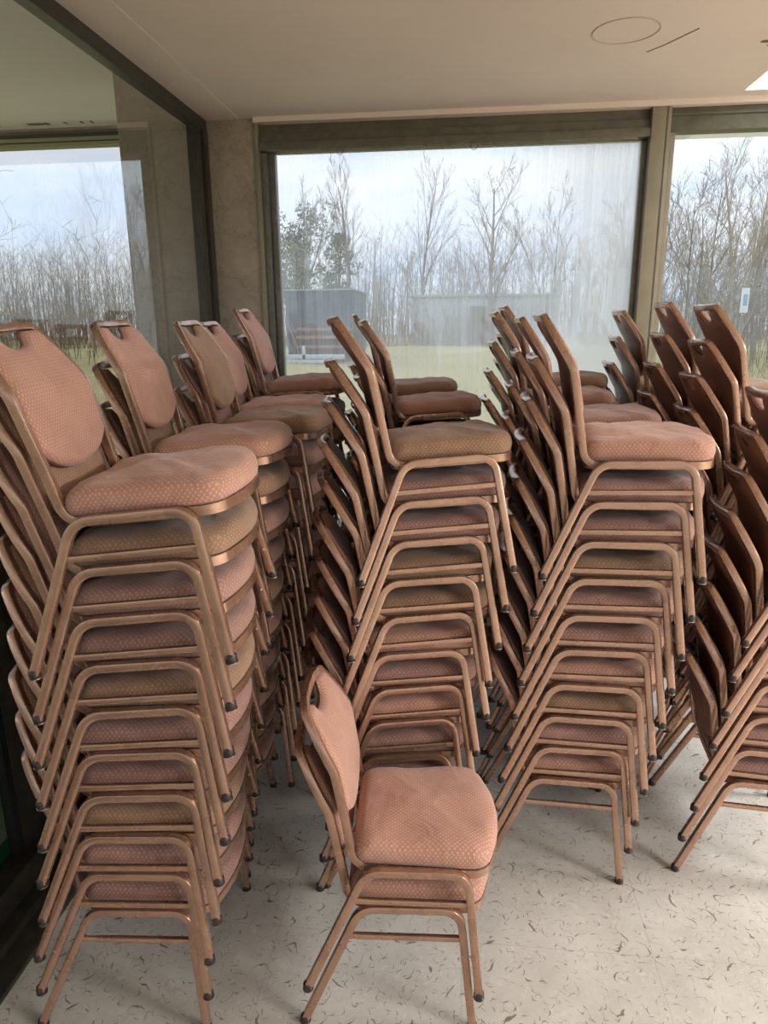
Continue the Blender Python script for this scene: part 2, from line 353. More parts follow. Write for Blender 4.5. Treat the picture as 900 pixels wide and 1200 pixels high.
# ---- side glass wall (left): slim head, floor track, corner post, one stile low at the front
wl = st('wall_left', [(XL-.05, XL+.006, YF, YB-.0, 3.06, ZC), (XL-.05, XL+.012, YB-.075, YB, 0, 3.07), (XL-.05, XL+.004, YB-.19, YB-.11, 0, 3.07), (XL-.05, XL+.004, YF, YF+.1, 0, 3.07)], M_ALU, .003)
st('trim_5', [(XL-.05, -1.336, YF, YB-.0, 0, .018), (XL-.05, -1.42, YF, YB-.0, .0, .05), (XL-.05, -1.475, YF, YB, 0, .15)], M_ALU, .003)
st('trim_6', [(XL-.05, XL-.0, 1.965, 2.13, .09, 3.07)], M_ALU, .004)
w3 = st('window_3', [(XL-.04, XL-.004, 2.13, 2.17, .09, 3.06), (XL-.04, XL-.004, 1.935, 1.965, .09, 3.06)], M_BLACK, 0)
st('glass_pane', [(XL-.03, XL-.022, 2.14, YB-.1, .09, 3.07), (XL-.03, XL-.022, YF+.05, 1.95, .09, 3.07)], M_GLASSL, 0, w3)
# ---- the hall behind and to the right of the viewer (seen only in the side glass)
st('wall_right', [(XR, XR+.2, YF, YB+.12, 0, .3), (XR, XR+.2, YF, YB+.12, 2.95, ZC+.25), (XR, XR+.2, YF, -5.5, .3, 2.95), (XR, XR+.2, 4.0, YB+.12, .3, 2.95), (XR, XR+.2, -.6, -.2, .3, 2.95)], M_WALL)
st('wall_front', [(XL-.1, XR+.2, YF-.2, YF, 0, .1), (XL-.1, XR+.2, YF-.2, YF, 3.0, ZC+.25), (XL-.1, -1.4, YF-.2, YF, .1, 3.0), (6.8, XR+.2, YF-.2, YF, .1, 3.0), (2.6, 2.8, YF-.2, YF, .1, 3.0)], M_WALL)

# ceiling details
bm = bmesh.new()
pts = []
for k in range(64):
    a = 2*math.pi*k/64
    pts.append((.655+.135*math.cos(a), 3.41+.135*math.sin(a), ZC-.001))
tube(bm, pts, [(-.0022, -.002), (.0022, -.002), (.0022, .002), (-.0022, .002)], (0, 0, 1), closed=True)
r_ = mesh_obj('ceiling_ring', bm, principled('faint scored plaster', rgb(186, 170, 154), .9)); tag(r_, 'faint round outline of a blanked-off fitting in the ceiling', 'ceiling mark')
bm = bmesh.new()
tube(bm, [(.80, 3.66, ZC-.001), (.86, 3.58, ZC-.001), (.95, 3.42, ZC-.001)], [(-.003, -.0015), (.003, -.0015), (.003, .0015), (-.003, .0015)], (0, 0, 1))
r_ = mesh_obj('ceiling_scratch', bm, principled('plaster scratch', rgb(176, 158, 142), .9)); tag(r_, 'short straight scrape in the ceiling paint', 'ceiling mark')
bm = bmesh.new()
for k, (sx, sy, sr) in enumerate(((1.30, 3.60, .03), (1.335, 3.655, .026), (1.33, 3.56, .022), (1.36, 3.61, .04), (1.385, 3.54, .03))):
    vs = []
    for j in range(14):
        a = 2*math.pi*j/14; q = sr*(.7+.5*rnd.random())
        vs.append((sx+q*1.2*math.cos(a), sy+q*.6*math.sin(a)))
    top = [bm.verts.new((x, y, ZC+.001)) for x, y in vs]; bot = [bm.verts.new((x, y, ZC-.002-.0004*k)) for x, y in vs]
    bm.faces.new(bot)
    for j in range(14): bm.faces.new((top[j], top[(j+1) % 14], bot[(j+1) % 14], bot[j]))
r_ = mesh_obj('ceiling_stain', bm, principled('brown flaking stain', rgb(112, 92, 76), .9), smooth=False); tag(r_, 'brown flaking damp patch on the ceiling near the luminous panel', 'stain')
# luminous panel let flush into the ceiling by the window wall
rl = empty('ceiling_panel_light', ((KX0+KX1)/2, (KY0+KY1)/2, ZC)); tag(rl, 'bright white luminous ceiling panel close to the window wall', 'ceiling light')
def pbox(name, boxes, mat, parent, bev=0.):
    bm = bmesh.new(); l = Vector(parent.location)
    for b in boxes: box(bm, b[0]-l.x, b[1]-l.x, b[2]-l.y, b[3]-l.y, b[4]-l.z, b[5]-l.z, bev)
    return mesh_obj(name, bm, mat, parent, smooth=bool(bev))
M_WHITE = principled('white lining', rgb(235, 238, 234), .7)
def emit(name, col, st_):
    m, nt, N, L = new_mat(name); o = node(nt, 'ShaderNodeOutputMaterial'); e = node(nt, 'ShaderNodeEmission', inp={'Color': col, 'Strength': st_}); L.new(e.outputs[0], o.inputs[0]); return m
pbox('diffuser', [(KX0, KX1, KY0, KY1, ZC+.004, ZC+.03)], emit('lit panel diffuser', (.93, 1, .97, 1), 3.), rl)
# unseen fill lights added to brighten the room; no lamps are known there
mE, nt, N, L = new_mat('lit fill light diffuser')
o_ = node(nt, 'ShaderNodeOutputMaterial'); e_ = node(nt, 'ShaderNodeEmission', inp={'Color': (1, .97, .93, 1), 'Strength': 9.}); L.new(e_.outputs[0], o_.inputs[0])
FILL_LIGHTS = [(4.9, 2.4), (5.3, -.4), (6.3, -3.2)]
for i, (x, y) in enumerate(FILL_LIGHTS):
    la = empty('fill_light', (x, y, ZC)); tag(la, ['unseen added fill light closest to the window wall in the hall', 'middle unseen added fill light of the hall', 'unseen added fill light at the far end of the hall'][i], 'ceiling light', 'added fill lights over the hall')
    pbox('fill_frame', [(x-.62, x+.62, y-.62, y-.6, ZC-.06, ZC), (x-.62, x+.62, y+.6, y+.62, ZC-.06, ZC), (x-.62, x-.6, y-.6, y+.6, ZC-.06, ZC), (x+.6, x+.62, y-.6, y+.6, ZC-.06, ZC)], M_WHITE, la)
    pbox('diffuser', [(x-.6, x+.6, y-.6, y+.6, ZC-.05, ZC-.045)], mE, la)

# ------------------------------------------------------------------ chair
SD = .011                              # the seat sits a little below the top of the leg arch
A_, DZ = .377, .1309                    # top of the leg arch, rise per stacked chair
TW = .023
def arch_y(front): return .217
FOOT = {(1, 1): (.482, .262), (1, -1): (.482, -.262), (0, 1): (.0, .254), (0, -1): (.0, -.254)}
def leg_pts(front, s):
    fx, fy = FOOT[(front, s)]
    cx = .445 if front else .163         # arch corner (tube centre)
    zc = A_-TW/2
    mid = Vector((.31, s*.212, zc))
    top = Vector((cx, s*.212, zc)); foot = Vector((fx, fy, .012))
    q = top+(mid-top).normalized()*.1
    return fillet([foot, top, q], [.065], 7)
def leg_bm(front, s):
    bm = bmesh.new(); pts = leg_pts(front, s)
    tube(bm, pts, rsq(TW, TW, .0035), (0, 1, 0))
    # little stacking bumper on the leg
    f, t = pts[0], pts[1]; d = (t-f).normalized(); p = f+d*.09+Vector((0, -s*.012, 0))
    bmesh.ops.create_uvsphere(bm, u_segments=6, v_segments=4, radius=.005, matrix=Matrix.Translation(p))
    return bm
def cap_bm(front, s):
    bm = bmesh.new(); fx, fy = FOOT[(front, s)]
    lathe(bm, [(.011, 0), (.0145, .004), (.0150, .016), (.0135, .022), (.006, .028)], (fx, fy, 0), 12)
    return bm
def ring_bm(front, s):
    bm = bmesh.new(); fx, fy = FOOT[(front, s)]
    lathe(bm, [(.0115, -.0012), (.0155, .0004), (.0158, .003), (.0118, .0042)], (fx, fy, 0), 12)
    return bm
def rail_bm(s):
    bm = bmesh.new(); z = A_-TW/2
    tube(bm, [(.445-.1, s*.212, z), (.163+.1, s*.212, z)], rsq(TW*.995, TW*.995, .0035), (0, 1, 0)); return bm
def stretch_bm(s):
    bm = bmesh.new(); z = A_-.098
    t = 1-(z/(A_-TW/2))
    xr = .163*(1-t); xf = .445+(.482-.445)*t; yr = s*(.212+(.254-.212)*t); yf = s*(.212+(.262-.212)*t)
    tube(bm, [(xr, yr, z), (xf, yf, z)], rsq(.014, .017, .0035), (0, 1, 0)); return bm

def outline(inset=0., n=72):
    """seat plan: square-ish, rounded corners, bowed front edge; tapers slightly to the back"""
    out = []
    x0, x1, hw = .128, .517, .201
    rc, rf = .042, .06
    raw = []
    def arc(cx, cy, r, a0, a1, k=9):
        for i in range(k+1):
            a = R(a0+(a1-a0)*i/k); raw.append((cx+r*math.cos(a), cy+r*math.sin(a)))
    arc(x1-rf, hw-rf, rf, 90, 14); 
    for i in range(1, 12):
        y = (hw-rf*.7)*(1-2*i/12); raw.append((x1+.030*(1-(y/(hw-rf*.7))**2)-.003, y))
    arc(x1-rf, -hw+rf, rf, -14, -90)
    for i in range(1, 6): raw.append((x1-rf-(x1-rf-x0-rc)*i/6, -hw))
    arc(x0+rc, -hw+rc, rc, -90, -180)
    for i in range(1, 6): raw.append((x0, -hw+rc+2*(hw-rc)*i/6))
    arc(x0+rc, hw-rc, rc, 180, 90)
    for i in range(1, 6): raw.append((x0+rc+(x1-rf-x0-rc)*i/6, hw))
    return [(x, y*(.93+.07*min(1, max(0, (x-.13)/.3)))) for x, y in raw]
OUT = outline(); CX, CY = .33, 0.
def ring_in(s, d=0.):
    res = []
    for x, y in OUT:
        v = Vector((x-CX, y-CY)); res.append((CX+v.x*s-(v.normalized().x*d), CY+v.y*s-(v.normalized().y*d)))
    return res
def seat_bm(seed):
    rr = random.Random(seed)
    bm = bmesh.new(); uvl = bm.loops.layers.uv.new('UVMap')
    prof = [(-.012, .001), (-.001, .008), (.003, .022), (.002, .036), (-.004, .050), (-.014, .060), (-.032, .067), (-.062, .071)]
    rings = []
    ph = [rr.random()*6.28 for _ in range(6)]
    for d, z in prof: rings.append(([(x, y, A_-SD+z) for x, y in ring_in(1., -d)], d))
    for s, z in ((.55, .075), (.36, .078), (.16, .080)):
        rings.append(([(x, y, A_-SD+z) for x, y in ring_in(s, .0)], -.1))
    VR = []
    for k, (pts, d) in enumerate(rings):
        row = []
        for x, y, z in pts:
            w = min(1, max(0, (k-1)/4))
            z += w*(.0028*math.sin(x*31+y*17+ph[0])+.0024*math.sin(y*38-x*11+ph[1])+.0018*math.sin(x*70+y*52+ph[2]))
            if k in (3, 4): z += .0025*math.sin(math.atan2(y, x-CX)*17+ph[3])*(1 if k == 3 else .6)
            row.append(bm.verts.new((x, y, z)))
        VR.append(row)
    n = len(OUT)
    arc = [0.]
    for i in range(n): arc.append(arc[-1]+math.dist(OUT[i], OUT[(i+1) % n]))
    for k in range(len(VR)-1):
        for i in range(n):
            bm.faces.new((VR[k][i], VR[k][(i+1) % n], VR[k+1][(i+1) % n], VR[k+1][i]))
    c = bm.verts.new((CX, CY, A_-SD+.0805))
    for i in range(n): bm.faces.new((VR[-1][i], VR[-1][(i+1) % n], c))
    bm.faces.new(VR[0][::-1])
    bm.normal_update()
    for f in bm.faces:
        side = abs(f.normal.z) < .62
        for l in f.loops:
            x, y, z = l.vert.co
            if side:
                i = f.index
                if abs(f.normal.x) > abs(f.normal.y): l[uvl].uv = (y, z)
                else: l[uvl].uv = (x, z)
            else: l[uvl].uv = (y, x)
    return bm
def seat_frame_bm():
    bm = bmesh.new()
    inner = ring_in(1., .012); outer = ring_in(1., -.001)
    rows = []
    for (o_, zz) in ((outer, A_-SD-.021), (outer, A_-SD+.003), (inner, A_-SD+.003), (inner, A_-SD-.021)):
        rows.append([bm.verts.new((x, y, zz)) for x, y in o_])
    n = len(OUT)
    for a in range(4):
        A, B = rows[a], rows[(a+1) % 4]
        for i in range(n): bm.faces.new((A[i], A[(i+1) % n], B[(i+1) % n], B[i]))
    return bm
def board_bm():
    bm = bmesh.new(); pts = ring_in(1., .0125)
    a = [bm.verts.new((x, y, A_-SD-.012)) for x, y in pts]; b = [bm.verts.new((x, y, A_-SD+.002)) for x, y in pts]
    n = len(pts); bm.faces.new(a[::-1]); bm.faces.new(b)
    for i in range(n): bm.faces.new((a[i], a[(i+1) % n], b[(i+1) % n], b[i]))
    return bm

# back: profile of the uprights, x as a function of z, and half width
ZT = .811
PROF = fillet([(.122, 0, .40), (.080, 0, .655), (-.010, 0, ZT+.005)], [.09], 8)
def back_x(z):
    for a, b in zip(PROF, PROF[1:]):
        if a.z <= z <= b.z: return a.x+(b.x-a.x)*(z-a.z)/(b.z-a.z)
    return PROF[0].x if z < PROF[0].z else PROF[-1].x
def back_w(z):                           # centre line of the tube
    if z < .64: return .184-.017*min(1, (.64-z)/.24)**1.3
    t = (z-.64)/(ZT-.64); return .184-.058*t**1.9
def bow(y): return -.014*(1-(y/.15)**2) if abs(y) < .15 else 0.
def back_frame_bm():
    half = []
    half += [Vector((.235, .188, A_-SD-.009)), Vector((.19, .186, A_-SD-.009))]
    zl = A_+.115
    lower = fillet([(.21, .186, A_-SD-.009), (.1265, .170, A_-SD-.009), (back_x(zl), back_w(zl), zl)], [.055], 6)[1:]
    half = [Vector((.235, .188, A_-SD-.009))]+lower
    for z in (.53, .57, .61, .63, .645, .657, .669, .684, .70, .72, .74, .76, .775): half.append(Vector((back_x(z), back_w(z), z)))
    zc = ZT-.004; w = back_w(.775)
    # shoulder into the bar
    top = fillet([half[-1], (back_x(.806)-.001, .1275, .8065), (back_x(zc)-.006, .07, zc+.001)], [.028], 6)[1:-1]
    half += top
    bar = [Vector((back_x(zc)+bow(y)*.9, y, zc+.002-.003*(1-(y/.09)**2))) for y in (.07, .045, .02)]
    path = half+bar+[Vector((back_x(zc)+bow(0)*.9, 0, zc-.001))]
    full = path+[Vector((p.x, -p.y, p.z)) for p in reversed(path[:-1])]
    bm = bmesh.new()
    # keep the tube's flat faces looking sideways: lateral axis = y on the uprights, turning over the bar to z
    lat = []
    for i, p in enumerate(full):
        t = (full[min(i+1, len(full)-1)]-full[max(i-1, 0)]).normalized()
        fwd = Vector((1, 0, .25)).normalized() if p.z > .5 else None
        if p.z > .5:
            l = t.cross(Vector((.93, 0, .36)))*(1)
            lat.append(l.normalized())
        else:
            s = 1 if p.y > 0 else -1
            lat.append(t.cross(Vector((.93, 0, .36))).normalized() if abs(t.z) > .75 else (Vector((0, 1, 0)) if (t.x < 0) == (p.y > 0) or True else Vector((0, 1, 0))))
    # make the lateral directions continuous
    for i in range(1, len(lat)):
        if lat[i].dot(lat[i-1]) < 0: lat[i] = -lat[i]
    tube(bm, full, rsq(.021, .024, .0035), lat)
    return bm
def pad_edges(t):
    """z range of the back pad at the relative width t (-1..1)"""
    zb = .462+.062*abs(t)**2.6
    y = t*.13
    zt = .796
    q = abs(t)*.125/.066
    if q < 1: zt = .797-.044*(1-q**2.4)**.6
    return zb, zt
def pad_bm(front):
    bm = bmesh.new(); uvl = bm.loops.layers.uv.new('UVMap')
    nc, nr = 25, 22; grid = []
    inner, outer = [], []
    def place(t, s, off):
        zb, zt = pad_edges(t); z = zb+(zt-zb)*s
        y = t*(back_w(z)-.0095)
        if off is None: o = 0
        d1 = (1-abs(t))*.16; d2 = (z-zb); d3 = (zt-z)
        e = min(1, min(d1, d2, d3)/.018); e = max(0, e)
        bul = math.sqrt(1-(1-e)**2)
        slope = (back_x(z+.004)-back_x(z-.004))/.008
        nrm = Vector((1, 0, -slope)).normalized()
        b = bow(y)*min(1, max(0, (z-.66)/.1))*.8
        u = Vector((y, z)); k = (1-bul)*.014
        if min(d1, d2, d3) == d1: u.x += math.copysign(k, t)
        elif d2 < d3: u.y -= k
        else: u.y += k
        return Vector((back_x(z)+b, y, z))+nrm*(off[0]+off[1]*bul), u
    ts = [math.sin(math.pi/2*(-1+2*i/(nc-1)))*.35+(-1+2*i/(nc-1))*.65 for i in range(nc)]
    ss = [(.5-.5*math.cos(math.pi*j/(nr-1)))*.45+j/(nr-1)*.55 for j in range(nr)]
    A = (.002, .017) if front else (-.0085, -.0045)
    B = (-.003, 0.) if front else (.0015, 0.)
    def sheet(off): 
        g = []; 
        for t in ts: g.append([place(t, s, off) for s in ss])
        return g
    F, K = sheet(A), sheet(B)
    fv = [[bm.verts.new(p) for p, _ in c] for c in F]; kv = [[bm.verts.new(p) for p, _ in c] for c in K]
    def face(vs, uvs):
        f = bm.faces.new(vs)
        for l, u in zip(f.loops, uvs): l[uvl].uv = u
    for i in range(nc-1):
        for j in range(nr-1):
            face((fv[i][j], fv[i+1][j], fv[i+1][j+1], fv[i][j+1]), (F[i][j][1], F[i+1][j][1], F[i+1][j+1][1], F[i][j+1][1]))
            face((kv[i][j], kv[i][j+1], kv[i+1][j+1], kv[i+1][j]), [(0, 0)]*4)
    for i in range(nc-1):
        for j in (0, nr-1): face((fv[i][j], kv[i][j], kv[i+1][j], fv[i+1][j]), (F[i][j][1], F[i][j][1], F[i+1][j][1], F[i+1][j][1]))
    for j in range(nr-1):
        for i in (0, nc-1): face((fv[i][j], fv[i][j+1], kv[i][j+1], kv[i][j]), (F[i][j][1], F[i][j+1][1], F[i][j+1][1], F[i][j][1]))
    return bm

def make_chair():
    root = empty('stacking_chair')
    seat = mesh_obj('seat', seat_bm(1), FAB[0], root, angle=60)
    sf = mesh_obj('seat_frame', seat_frame_bm(), METAL, root, angle=40)
    mesh_obj('underside_board', board_bm(), BOARD, sf, smooth=False)
    mesh_obj('backrest', pad_bm(True), FAB[0], root, angle=60)
    mesh_obj('back_panel', pad_bm(False), VINYL, root, angle=50)
    mesh_obj('back_frame', back_frame_bm(), METAL, root, angle=40)
    for s in (-1, 1):
        for fr in (1, 0):
            lg = mesh_obj('leg', leg_bm(fr, s), METAL, root, angle=40)
            mesh_obj('foot_cap', cap_bm(fr, s), CAP, lg, angle=40)
            mesh_obj('foot_ring', ring_bm(fr, s), CHROME, lg, angle=40)
        mesh_obj('side_rail', rail_bm(s), METAL, root, angle=40)
        mesh_obj('stretcher', stretch_bm(s), METAL, root, angle=40)
    return root
PROTO = make_chair()
KIDS = [(c, list(c.children)) for c in list(PROTO.children)]
# three seat meshes and three fabrics, shared by the copies
SEATS = []
_seat0 = [c for c, _ in KIDS if c.name == 'seat'][0]; _back0 = [c for c, _ in KIDS if c.name == 'backrest'][0]
SEATM = {}; BACKM = {}
for f in range(3):
    BACKM[f] = _back0.data if f == 0 else _back0.data.copy()
    BACKM[f].materials.clear(); BACKM[f].materials.append(FAB[f])
for v in range(3):
    if v == 0: base = _seat0.data
    else:
        tmp = mesh_obj('tmp', seat_bm(v+5), FAB[0], angle=60); base = tmp.data; bpy.data.objects.remove(tmp)
    for f in range(3):
        m_ = base if f == 0 else base.copy()
        m_.materials.clear(); m_.materials.append(FAB[f]); m_.name = 'seat'; SEATM[(v, f)] = m_
used = [False]
def chair(M, fab, var, label, group):
    if not used[0]:
        r = PROTO; used[0] = True
        for c, _ in KIDS:
            if c.name.startswith('seat') and not c.name.startswith('seat_frame'): c.data = SEATM[(var, fab)]
            if c.name.startswith('backrest'): c.data = BACKM[fab]
    else:
        r = PROTO.copy(); COL.objects.link(r)
        for c, gs in KIDS:
            d = c.copy(); COL.objects.link(d); d.parent = r
            nm = c.name.split('.')[0]
            if nm == 'seat': d.data = SEATM[(var, fab)]
            elif nm == 'backrest': d.data = BACKM[fab]
            for g in gs:
                e = g.copy(); COL.objects.link(e); e.parent = d
    r.matrix_basis = M
    tag(r, label, 'chair', group)
    return r

ORD = ['lowest', 'second from the bottom', 'third from the bottom', 'fourth from the bottom', 'fifth from the bottom', 'fifth from the top', 'fourth from the top', 'third from the top', 'second from the top', 'topmost']
TONE = ['dusty pink', 'tan brown', 'mauve brown']
# stack: origin (rear-foot line centre), yaw, step forward per chair, tilt per chair, sideways step, side roll, label, group
def stack(x, y, yaw, dx, tau, dy, rl, n, where, group, fabs=None, jit=1., seed=0, words=None, rise=1.):
    rr = random.Random(seed)
    for k in range(n):
        c, s = math.cos(yaw), math.sin(yaw)
        lx = k*dx+(rr.uniform(-.007, .007)*jit if k else 0); ly = k*dy+(rr.uniform(-.006, .006)*jit if k else 0)
        yy = yaw+(R(rr.uniform(-1.3, 1.3))*jit if k else 0)
        t = k*tau
        # pivot the tilt about a point under the seat so that each chair sits on the one below
        piv = Vector((.23, 0, .345))
        Rm = Matrix.Rotation(-t, 4, 'Y') @ Matrix.Rotation(k*rl, 4, 'X')
        L_ = Matrix.Translation((lx, ly, k*DZ*rise)) @ Matrix.Translation(piv) @ Rm @ Matrix.Translation(-piv)
        M = Matrix.Translation((x, y, 0)) @ Matrix.Rotation(yy, 4, 'Z') @ L_
        fab = fabs[k] if fabs else rr.choices((0, 1, 2), (5, 3, 4))[0]
        w = (words or ORD)[k]
        chair(M, fab, rr.randrange(3), f'{TONE[fab]} chair, {w} {where}', group)

RW = {'L': 'in the row along the side glass wall', 'M': 'in the second row from the side glass', 'R': 'in the third row from the side glass', 'C': 'in the row farthest from the side glass'}
STACKS = [
 # key, x, y, yaw, dx, tau, dy, rl, place, fabrics
 ('L', -1.192, 1.722, .0815, .0152, .0117, -.0078, .0042, 'of front stack by the side glass wall', [2, 2, 1, 2, 2, 1, 2, 2, 1, 0]),
 ('L', None, 2.31, .075, .0150, .007, -.004, .002, 'of second stack along the side glass wall', [2, 1, 0, 2, 0, 1, 2, 2, 1, 0], 127, 381),
 ('L', None, 2.85, .06, .0150, .006, -.004, .002, 'of third stack along the side glass wall', [0, 2, 1, 0, 2, 2, 1, 0, 2, 1], 216, 375),
 ('L', None, 3.38, .05, .0150, .006, -.004, .002, 'of fourth stack along the side glass wall', [1, 0, 2, 0, 0, 2, 1, 0, 2, 0], 240, 374),
 ('L', None, 3.91, .03, .0150, .006, -.004, .002, 'of rear stack along the side glass wall', [0, 2, 0, 1, 2, 0, 2, 1, 2, 0], 281, 362),
 ('M', -.519, 2.296, .2003, .0158, .0064, -.0049, -.0025, 'of front stack in second row from side glass', [2, 2, 0, 2, 0, 1, 1, 2, 2, 1]),
 ('M', None, 3.46, .17, .0150, .006, -.004, 0, 'of middle stack in second row from side glass', None, 422, 371),
 ('M', None, 4.02, .15, .0150, .006, -.004, 0, 'of rear stack in second row from side glass', None, 414, 367),
 ('R', .131, 2.464, -.0382, .0161, .0026, -.0063, .0029, 'of front stack in third row from side glass', [0, 2, 1, 0, 2, 2, 1, 2, 2, 0]),
 ('R', None, 3.00, -.03, .0158, .004, -.005, .002, 'of second stack in third row from side glass', None, 610, 368),
 ('R', None, 3.52, .05, .0150, .005, -.004, 0, 'of third stack in third row from side glass', None, 579, 367),
 ('R', None, 4.03, .06, .0150, .006, -.004, 0, 'of rear stack in third row from side glass', None, 588, 359),
 ('F', .844, 2.519, -.09, .0200, -.004, -.0024, .0023, 'of front stack in row farthest from side glass', None),
 ('C', None, 3.07, -.03, .0155, .005, -.004, .002, 'of second stack in row farthest from side glass', None, 825, 360),
 ('C', None, 3.58, -.02, .0155, .005, -.004, .002, 'of third stack in row farthest from side glass', None, 776, 356),
 ('C', None, 4.05, -.02, .0155, .005, -.004, .002, 'of rear stack in row farthest from side glass', None, 723, 363),
]
# ------------------------------------------------------------------ camera
F_, P_, RO, HC, AZ = 820.27, R(14.872), R(.5601), 1.955, R(6.2774)
cam = bpy.data.cameras.new('camera'); co = bpy.data.objects.new('camera', cam); COL.objects.link(co)
cam.sensor_fit = 'VERTICAL'; cam.sensor_height = 36; cam.lens = F_/1200*36; cam.clip_start = .05; cam.clip_end = 500
right0 = Vector((math.cos(AZ), math.sin(AZ), 0)); fw0 = Vector((-math.sin(AZ), math.cos(AZ), 0))
fwd = fw0*math.cos(P_)+Vector((0, 0, -math.sin(P_))); down0 = fw0*(-math.sin(P_))+Vector((0, 0, -math.cos(P_)))
rt = right0*math.cos(RO)+down0*math.sin(RO); dn = -right0*math.sin(RO)+down0*math.cos(RO)
mw = Matrix((rt, -dn, -fwd)).transposed().to_4x4(); mw.translation = Vector((0, 0, HC)); co.matrix_world = mw
S.camera = co
def ray(px, py):
    return fwd+rt*((px-450)/F_)+dn*((py-600)/F_)
def at_y(px, py, y):
    d = ray(px, py); return Vector((0, 0, HC))+d*(y/d.y)

RISE = {'of rear stack along the side glass wall': 1.06, 'of rear stack in third row from side glass': 1.06, 'of third stack in row farthest from side glass': 1.055,
        'of second stack in row farthest from side glass': 1.035, 'of rear stack in row farthest from side glass': 1.035, 'of third stack in third row from side glass': 1.025, 'of rear stack in second row from side glass': 1.03}
seed = 11
for st_ in STACKS:
    key, x, y, yaw, dx, tau, dy, rl, where, fabs = st_[:10]; seed += 1
    if x is None:                        # stand the stack so that its topmost handle is where the photograph has it
        p = at_y(st_[10], st_[11], y+9*dy); t = 9*tau
        bx = -.012-.23; bz = .811-.345
        lx = .23+bx*math.cos(t)-bz*math.sin(t)+9*dx
        x = p.x-lx*math.cos(yaw)
        y = y-lx*math.sin(yaw)*.5
    grp = {'L': 'stacked chairs along the side glass wall', 'M': 'stacked chairs in the second row', 'R': 'stacked chairs in the third row', 'C': 'stacked chairs in the row farthest from the side glass', 'F': 'stacked chairs in the row farthest from the side glass'}[key]
    rise = RISE.get(where, 1.)
    if key == 'F': stack(x, y, yaw, dx, tau, dy, rl, 8, where, grp, fabs, .8, seed, ORD[:4]+ORD[-4:])
    else: stack(x, y, yaw, dx, tau, dy, rl, 10, where, grp, fabs, .8, seed, None, rise)
stack(-.432, 1.810, .0648, .0175, -.008, -.012, -.006, 2, '', 'loose pair of chairs in the aisle', [0, 0], 0., 3,
      ['underneath in the short stack of two on the open floor', 'on top of the short stack of two on the open floor'])

# ------------------------------------------------------------------ outside
def gz(x, y):                            # lawn rises gently away from the building
    d = max(0, math.hypot(x*.6, y-5)-1)
    return min(.92, .045*d)-.05
def grass_mat():
    m, nt, N, L = new_mat('straw green winter lawn')
    o = node(nt, 'ShaderNodeOutputMaterial'); p = node(nt, 'ShaderNodeBsdfPrincipled'); L.new(p.outputs[0], o.inputs[0]); p.inputs['Roughness'].default_value = .95; p.inputs['Specular IOR Level'].default_value = .1
    g = node(nt, 'ShaderNodeNewGeometry')
    n = node(nt, 'ShaderNodeTexNoise', inp={'Scale': 5., 'Detail': 8., 'Roughness': .75}); L.new(g.outputs['Position'], n.inputs['Vector'])
    n2 = node(nt, 'ShaderNodeTexNoise', inp={'Scale': .5, 'Detail': 4.}); L.new(g.outputs['Position'], n2.inputs['Vector'])
    a = node(nt, 'ShaderNodeMix', data_type='RGBA'); a.inputs['A'].default_value = rgb(196, 186, 132); a.inputs['B'].default_value = rgb(164, 157, 106)
    r = node(nt, 'ShaderNodeMapRange', inp={'From Min': .4, 'From Max': .62}); L.new(n.outputs['Fac'], r.inputs['Value']); L.new(r.outputs[0], a.inputs['Factor'])
    b = node(nt, 'ShaderNodeMix', data_type='RGBA'); b.inputs['B'].default_value = rgb(204, 188, 142); L.new(a.outputs['Result'], b.inputs['A'])
    r2 = node(nt, 'ShaderNodeMapRange', inp={'From Min': .45, 'From Max': .7, 'To Max': .7}); L.new(n2.outputs['Fac'], r2.inputs['Value']); L.new(r2.outputs[0], b.inputs['Factor'])
    L.new(b.outputs['Result'], p.inputs['Base Color']); return m
bm = bmesh.new(); NX, NY = 60, 60; gv = []
for i in range(NX+1):
    row = []
    for j in range(NY+1):
        x = -75+150*i/NX; y = -20+115*j/NY
        inside = (XL-.8 < x < XR+.8) and (YF-.8 < y < YB+1)
        row.append(bm.verts.new((x, y, -.3 if (XL-1.5 < x < XR+1.5 and YF-1 < y < YB+.5) else gz(x, y)+.05*math.sin(x*.7)*math.sin(y*.6)*min(1, max(0, (math.hypot(x, y)-8)/8)))))
    gv.append(row)
for i in range(NX):
    for j in range(NY): bm.faces.new((gv[i][j], gv[i+1][j], gv[i+1][j+1], gv[i][j+1]))
g_ = mesh_obj('lawn', bm, grass_mat(), kind='structure'); g_['label'] = 'straw green winter lawn outside the windows'
# paving strip round the building
st('terrace_ground', [(XL-1.6, XR+1.6, YB+.12, YB+1.6, -.2, -.06), (XL-5.5, XL-.1, YF, YB+3.5, -.2, -.06)], principled('grey outside paving', rgb(186, 184, 178), .85, 0, .3, rgb(168, 166, 158), 6))

